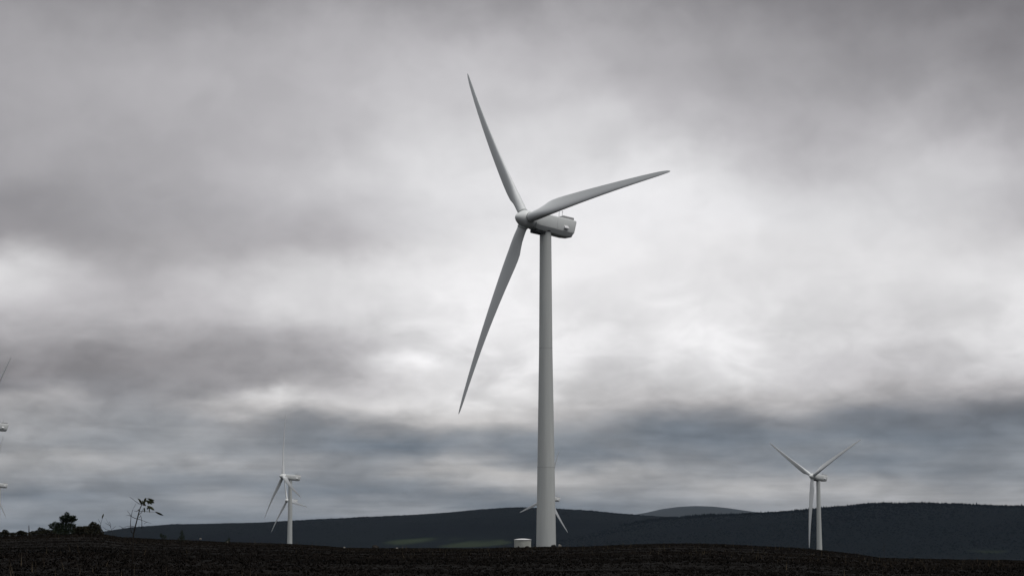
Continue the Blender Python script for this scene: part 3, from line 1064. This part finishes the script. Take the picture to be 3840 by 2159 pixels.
def twigs(name, cat, label, dist, strands, mat, u0, leaves=()):
    """strands: (list of photo pixels, start radius m, end radius m); first strand is the stem"""
    x0 = (u0 - CX) / F_PX * dist
    z0 = Hs(x0, dist)
    o = empty(name, (x0, dist, z0))
    k = dist / F_PX
    r = random.Random(int(u0) * 13)

    def loc(p, dep=0.0):
        return Vector(((p[0] - u0) * k, dep, (HORIZON - p[1]) * k - z0))
    for i, (pts, r0, r1) in enumerate(strands):
        d0, d1 = (0, 0) if i == 0 else (0, r.uniform(-0.18, 0.18))
        n = len(pts)
        P = [loc(p, d0 + (d1 - d0) * j / max(n - 1, 1)) for j, p in enumerate(pts)]
        if i == 0:
            P = [Vector((0, 0, -0.1))] + P
        rad = [(1.0 if i == 0 else 1.7) * (r0 + (r1 - r0) * j / max(len(P) - 1, 1)) for j in range(len(P))]
        tube('stem' if i == 0 else 'twig', P, rad, mat, o, 6)
    for (a, b, w) in leaves:
        A, B = loc(a, r.uniform(-0.06, 0.06)), loc(b, r.uniform(-0.10, 0.10))
        L = B - A
        ln = L.length
        t = L / ln
        side = t.cross(Vector((0, -1, 0.35))).normalized()
        up = side.cross(t).normalized()
        side = (side * math.cos(0.35) + up * math.sin(0.35) * r.choice((-1, 1))).normalized()
        up = side.cross(t).normalized()
        Vv, Ff = [], []
        NSEG = 6
        for s in range(NSEG + 1):
            q = s / NSEG
            hw = w * k * 0.43 * math.sin(math.pi * min(max(q * 0.93 + 0.05, 0), 1)) ** 0.75
            c = A + L * q - up * ln * 0.12 * q * q
            Vv += [c - side * hw + up * hw * 0.35, c, c + side * hw + up * hw * 0.35]
        for s in range(NSEG):
            b0 = s * 3
            Ff += [(b0, b0 + 1, b0 + 4, b0 + 3), (b0 + 1, b0 + 2, b0 + 5, b0 + 4)]
        lf = mesh_obj('leaf', Vv, Ff, MAT['leaf'], o, smooth=True)
        md = lf.modifiers.new('thickness', 'SOLIDIFY')
        md.thickness = 0.002
    tag(o, label, cat)
    return o


def zz(x, y):           # a note taken on an enlarged detail of the sapling, back in photo pixels
    return (450 + x / 4.538, 1840 + y / 4.538)


sap_strands = [
    ([zz(268, 1050), zz(270, 840), zz(276, 740), zz(300, 620), zz(333, 480), zz(354, 390), zz(374, 310), zz(405, 236)], 0.021, 0.009),
    ([zz(405, 236), zz(360, 225), zz(300, 180), zz(255, 140), zz(212, 112)], 0.004, 0.0015),
    ([zz(262, 720), zz(235, 700), zz(218, 560), zz(226, 440), zz(246, 340), zz(270, 285), zz(304, 225)], 0.006, 0.0015),
    ([zz(333, 480), zz(285, 468), zz(228, 440), zz(180, 385), zz(140, 340)], 0.005, 0.0015),
    ([zz(226, 440), zz(195, 415), zz(165, 425)], 0.003, 0.0015),
    ([zz(335, 478), zz(380, 488), zz(430, 506), zz(500, 530), zz(590, 556)], 0.004, 0.0015),
    ([zz(500, 530), zz(475, 545), zz(455, 560)], 0.003, 0.0015),
    ([zz(412, 640), zz(412, 540), zz(398, 455), zz(382, 420)], 0.005, 0.002),
    ([zz(357, 360), zz(430, 352), zz(540, 362), zz(635, 362)], 0.004, 0.002),
    ([zz(294, 612), zz(240, 598), zz(180, 606), zz(100, 640)], 0.004, 0.0015),
    ([zz(100, 640), zz(60, 618), zz(15, 596)], 0.003, 0.0015),
    ([zz(405, 236), zz(440, 250), zz(490, 262)], 0.005, 0.003),
    ([zz(350, 400), zz(400, 380), zz(420, 330), zz(445, 290)], 0.004, 0.002),
    ([zz(356, 340), zz(310, 350), zz(262, 345)], 0.004, 0.002),
    ([zz(346, 440), zz(385, 455), zz(412, 420)], 0.003, 0.0015),
]
sap_leaves = [
    (zz(415, 225), zz(332, 128), 8), (zz(420, 235), zz(375, 150), 7), (zz(440, 240), zz(458, 116), 9), (zz(445, 235), zz(400, 160), 7), (zz(470, 250), zz(415, 195), 8),
    (zz(500, 138), zz(622, 172), 7), (zz(450, 170), zz(560, 185), 8), (zz(500, 185), zz(618, 212), 9), (zz(480, 165), zz(530, 230), 7), (zz(490, 262), zz(625, 318), 11),
    (zz(515, 275), zz(610, 330), 9), (zz(520, 280), zz(480, 328), 6), (zz(525, 300), zz(545, 362), 5), (zz(440, 292), zz(455, 366), 6), (zz(632, 360), zz(765, 425), 8),
    (zz(430, 235), zz(482, 258), 6), (zz(400, 230), zz(352, 145), 6), (zz(455, 200), zz(505, 165), 8), (zz(500, 200), zz(575, 232), 7), (zz(495, 290), zz(575, 300), 8), (zz(520, 160), zz(612, 195), 6), (zz(362, 335), zz(338, 315), 6), (zz(352, 410), zz(372, 400), 5), (zz(470, 130), zz(440, 200), 7),
]
twigs('sapling', 'sapling', 'thin leafy sapling with bare side twigs rising from the heather at left', 45.0, sap_strands, MAT['bark'], 450 + 262 / 4.538, sap_leaves)

twigs('seedling_stem', 'sapling', 'slender stem with a single bud like leaf above the rounded shrub', 48.0,
      [([(386, 1990), (387, 1970), (390, 1955), (395, 1940)], 0.006, 0.003), ([(388, 1962), (384, 1954), (382, 1946)], 0.003, 0.0015)],
      MAT['bark'], 386, [((393, 1944), (398, 1926), 6)])
twigs('bare_shrub', 'shrub', 'fine bare twigs between the rounded shrub and the leafy sapling', 50.0,
      [([(436, 2010), (428, 1985), (422, 1970), (412, 1955), (405, 1942)], 0.005, 0.0015), ([(430, 1990), (408, 1985), (396, 1974)], 0.004, 0.0015),
       ([(422, 1970), (410, 1964), (402, 1960)], 0.003, 0.0015), ([(428, 1985), (436, 1978), (440, 1972)], 0.003, 0.0015), ([(425, 1978), (426, 1966), (422, 1956)], 0.003, 0.0015)],
      MAT['bark'], 438)
twigs('dead_stem', 'stump', 'bare upright dead stem on the moor crest between two low shrubs', 130.0,
      [([(121, 2000), (121, 1985), (120, 1970)], 0.05, 0.02), ([(121, 1982), (119, 1976)], 0.015, 0.006)], MAT['bark'], 121)
twigs('bare_sapling', 'sapling', 'single thin bare sapling on the right slope of the moor past the right turbine', 70.0,
      [([(3306, 2100), (3305, 2070), (3303, 2030)], 0.008, 0.002), ([(3305, 2066), (3298, 2052)], 0.003, 0.0015), ([(3304, 2052), (3311, 2040)], 0.003, 0.0015)], MAT['bark'], 3306)


# ------------------------------------------------------------------ stones on the crest
def stone(u, v, w, h, dist, mat, label, seed):
    x = (u - CX) / F_PX * dist
    z0 = Hs(x, dist)
    bm = bmesh.new()
    bmesh.ops.create_icosphere(bm, subdivisions=3, radius=1.0)
    r = np.random.default_rng(seed)
    k = dist / F_PX
    ph = r.random(6) * 6
    for vv in bm.verts:
        c = vv.co
        f = 1 + 0.13 * math.sin(3 * c.x + ph[0]) + 0.11 * math.sin(4 * c.y + 2 * c.z + ph[1]) + 0.07 * math.sin(7 * c.z + 5 * c.x + ph[2])
        vv.co = Vector((c.x * f * w * k * 0.5, c.y * f * w * k * 0.45, c.z * f * h * k * 0.6))
    me = bpy.data.meshes.new('stone')
    bm.to_mesh(me)
    bm.free()
    me.polygons.foreach_set('use_smooth', [True] * len(me.polygons))
    me.materials.append(mat)
    o = bpy.data.objects.new('stone', me)
    o.location = (x, dist, max((HORIZON - v) * k, z0 + 0.1 * h * k))
    COL.objects.link(o)
    tag(o, label, 'stone')


stone(1412, 2052, 26, 15, 132, MAT['stone_dark'], 'dark boulder on the crest between the left turbine and the kiosk', 1)
stone(1296, 2054, 9, 8, 134, MAT['stone_pale'], 'small pale stone on the crest left of the dark boulder', 2)
stone(861, 2037, 10, 7, 130, MAT['stone_pale'], 'pale stone on the moor left of the left turbine tower', 3)
stone(760, 2020, 8, 6, 134, MAT['stone_pale'], 'tiny pale stone on the crest right of the conifer seedling', 4)
stone(1492, 2055, 8, 6, 134, MAT['stone_pale'], 'small pale stone on the crest right of the dark boulder', 5)
stone(2098, 2046, 12, 10, 138, MAT['stone_pale'], 'pale block at the right foot of the big tower', 6)
stone(3702, 2109, 9, 7, 130, MAT['stone_pale'], 'pale stone on the crest near the right edge', 7)
stone(1944, 2051, 8, 7, 138, MAT['stone_dark'], 'dark clod in front of the kiosk, left one', 8)
stone(1976, 2050, 13, 8, 138, MAT['stone_dark'], 'dark clod in front of the kiosk, right one', 9)
stone(2074, 2046, 16, 9, 138, MAT['stone_dark'], 'dark clod in front of the big tower foot', 10)

# ------------------------------------------------------------------ haze between the near and the far hills
bm = bmesh.new()
bmesh.ops.create_cube(bm, size=1.0)
for v in bm.verts:
    v.co = Vector((v.co.x * 52000, v.co.y * 52000, -36.0 if v.co.z < 0 else 345.0))
me = bpy.data.meshes.new('haze')
bm.to_mesh(me)
bm.free()
hm = bpy.data.materials.new('haze')
hm.use_nodes = True
hn = hm.node_tree
hn.nodes.clear()
pv = hn.nodes.new('ShaderNodeVolumePrincipled')
pv.inputs['Color'].default_value = (0.58, 0.77, 1.0, 1)
pv.inputs['Density'].default_value = 1.2e-5
pv.inputs['Anisotropy'].default_value = 0.2
ho = hn.nodes.new('ShaderNodeOutputMaterial')
hn.links.new(pv.outputs[0], ho.inputs['Volume'])
me.materials.append(hm)
haze = bpy.data.objects.new('haze', me)
COL.objects.link(haze)
tag(haze, 'thin pale haze over the valley and the hills', 'haze', kind='stuff')
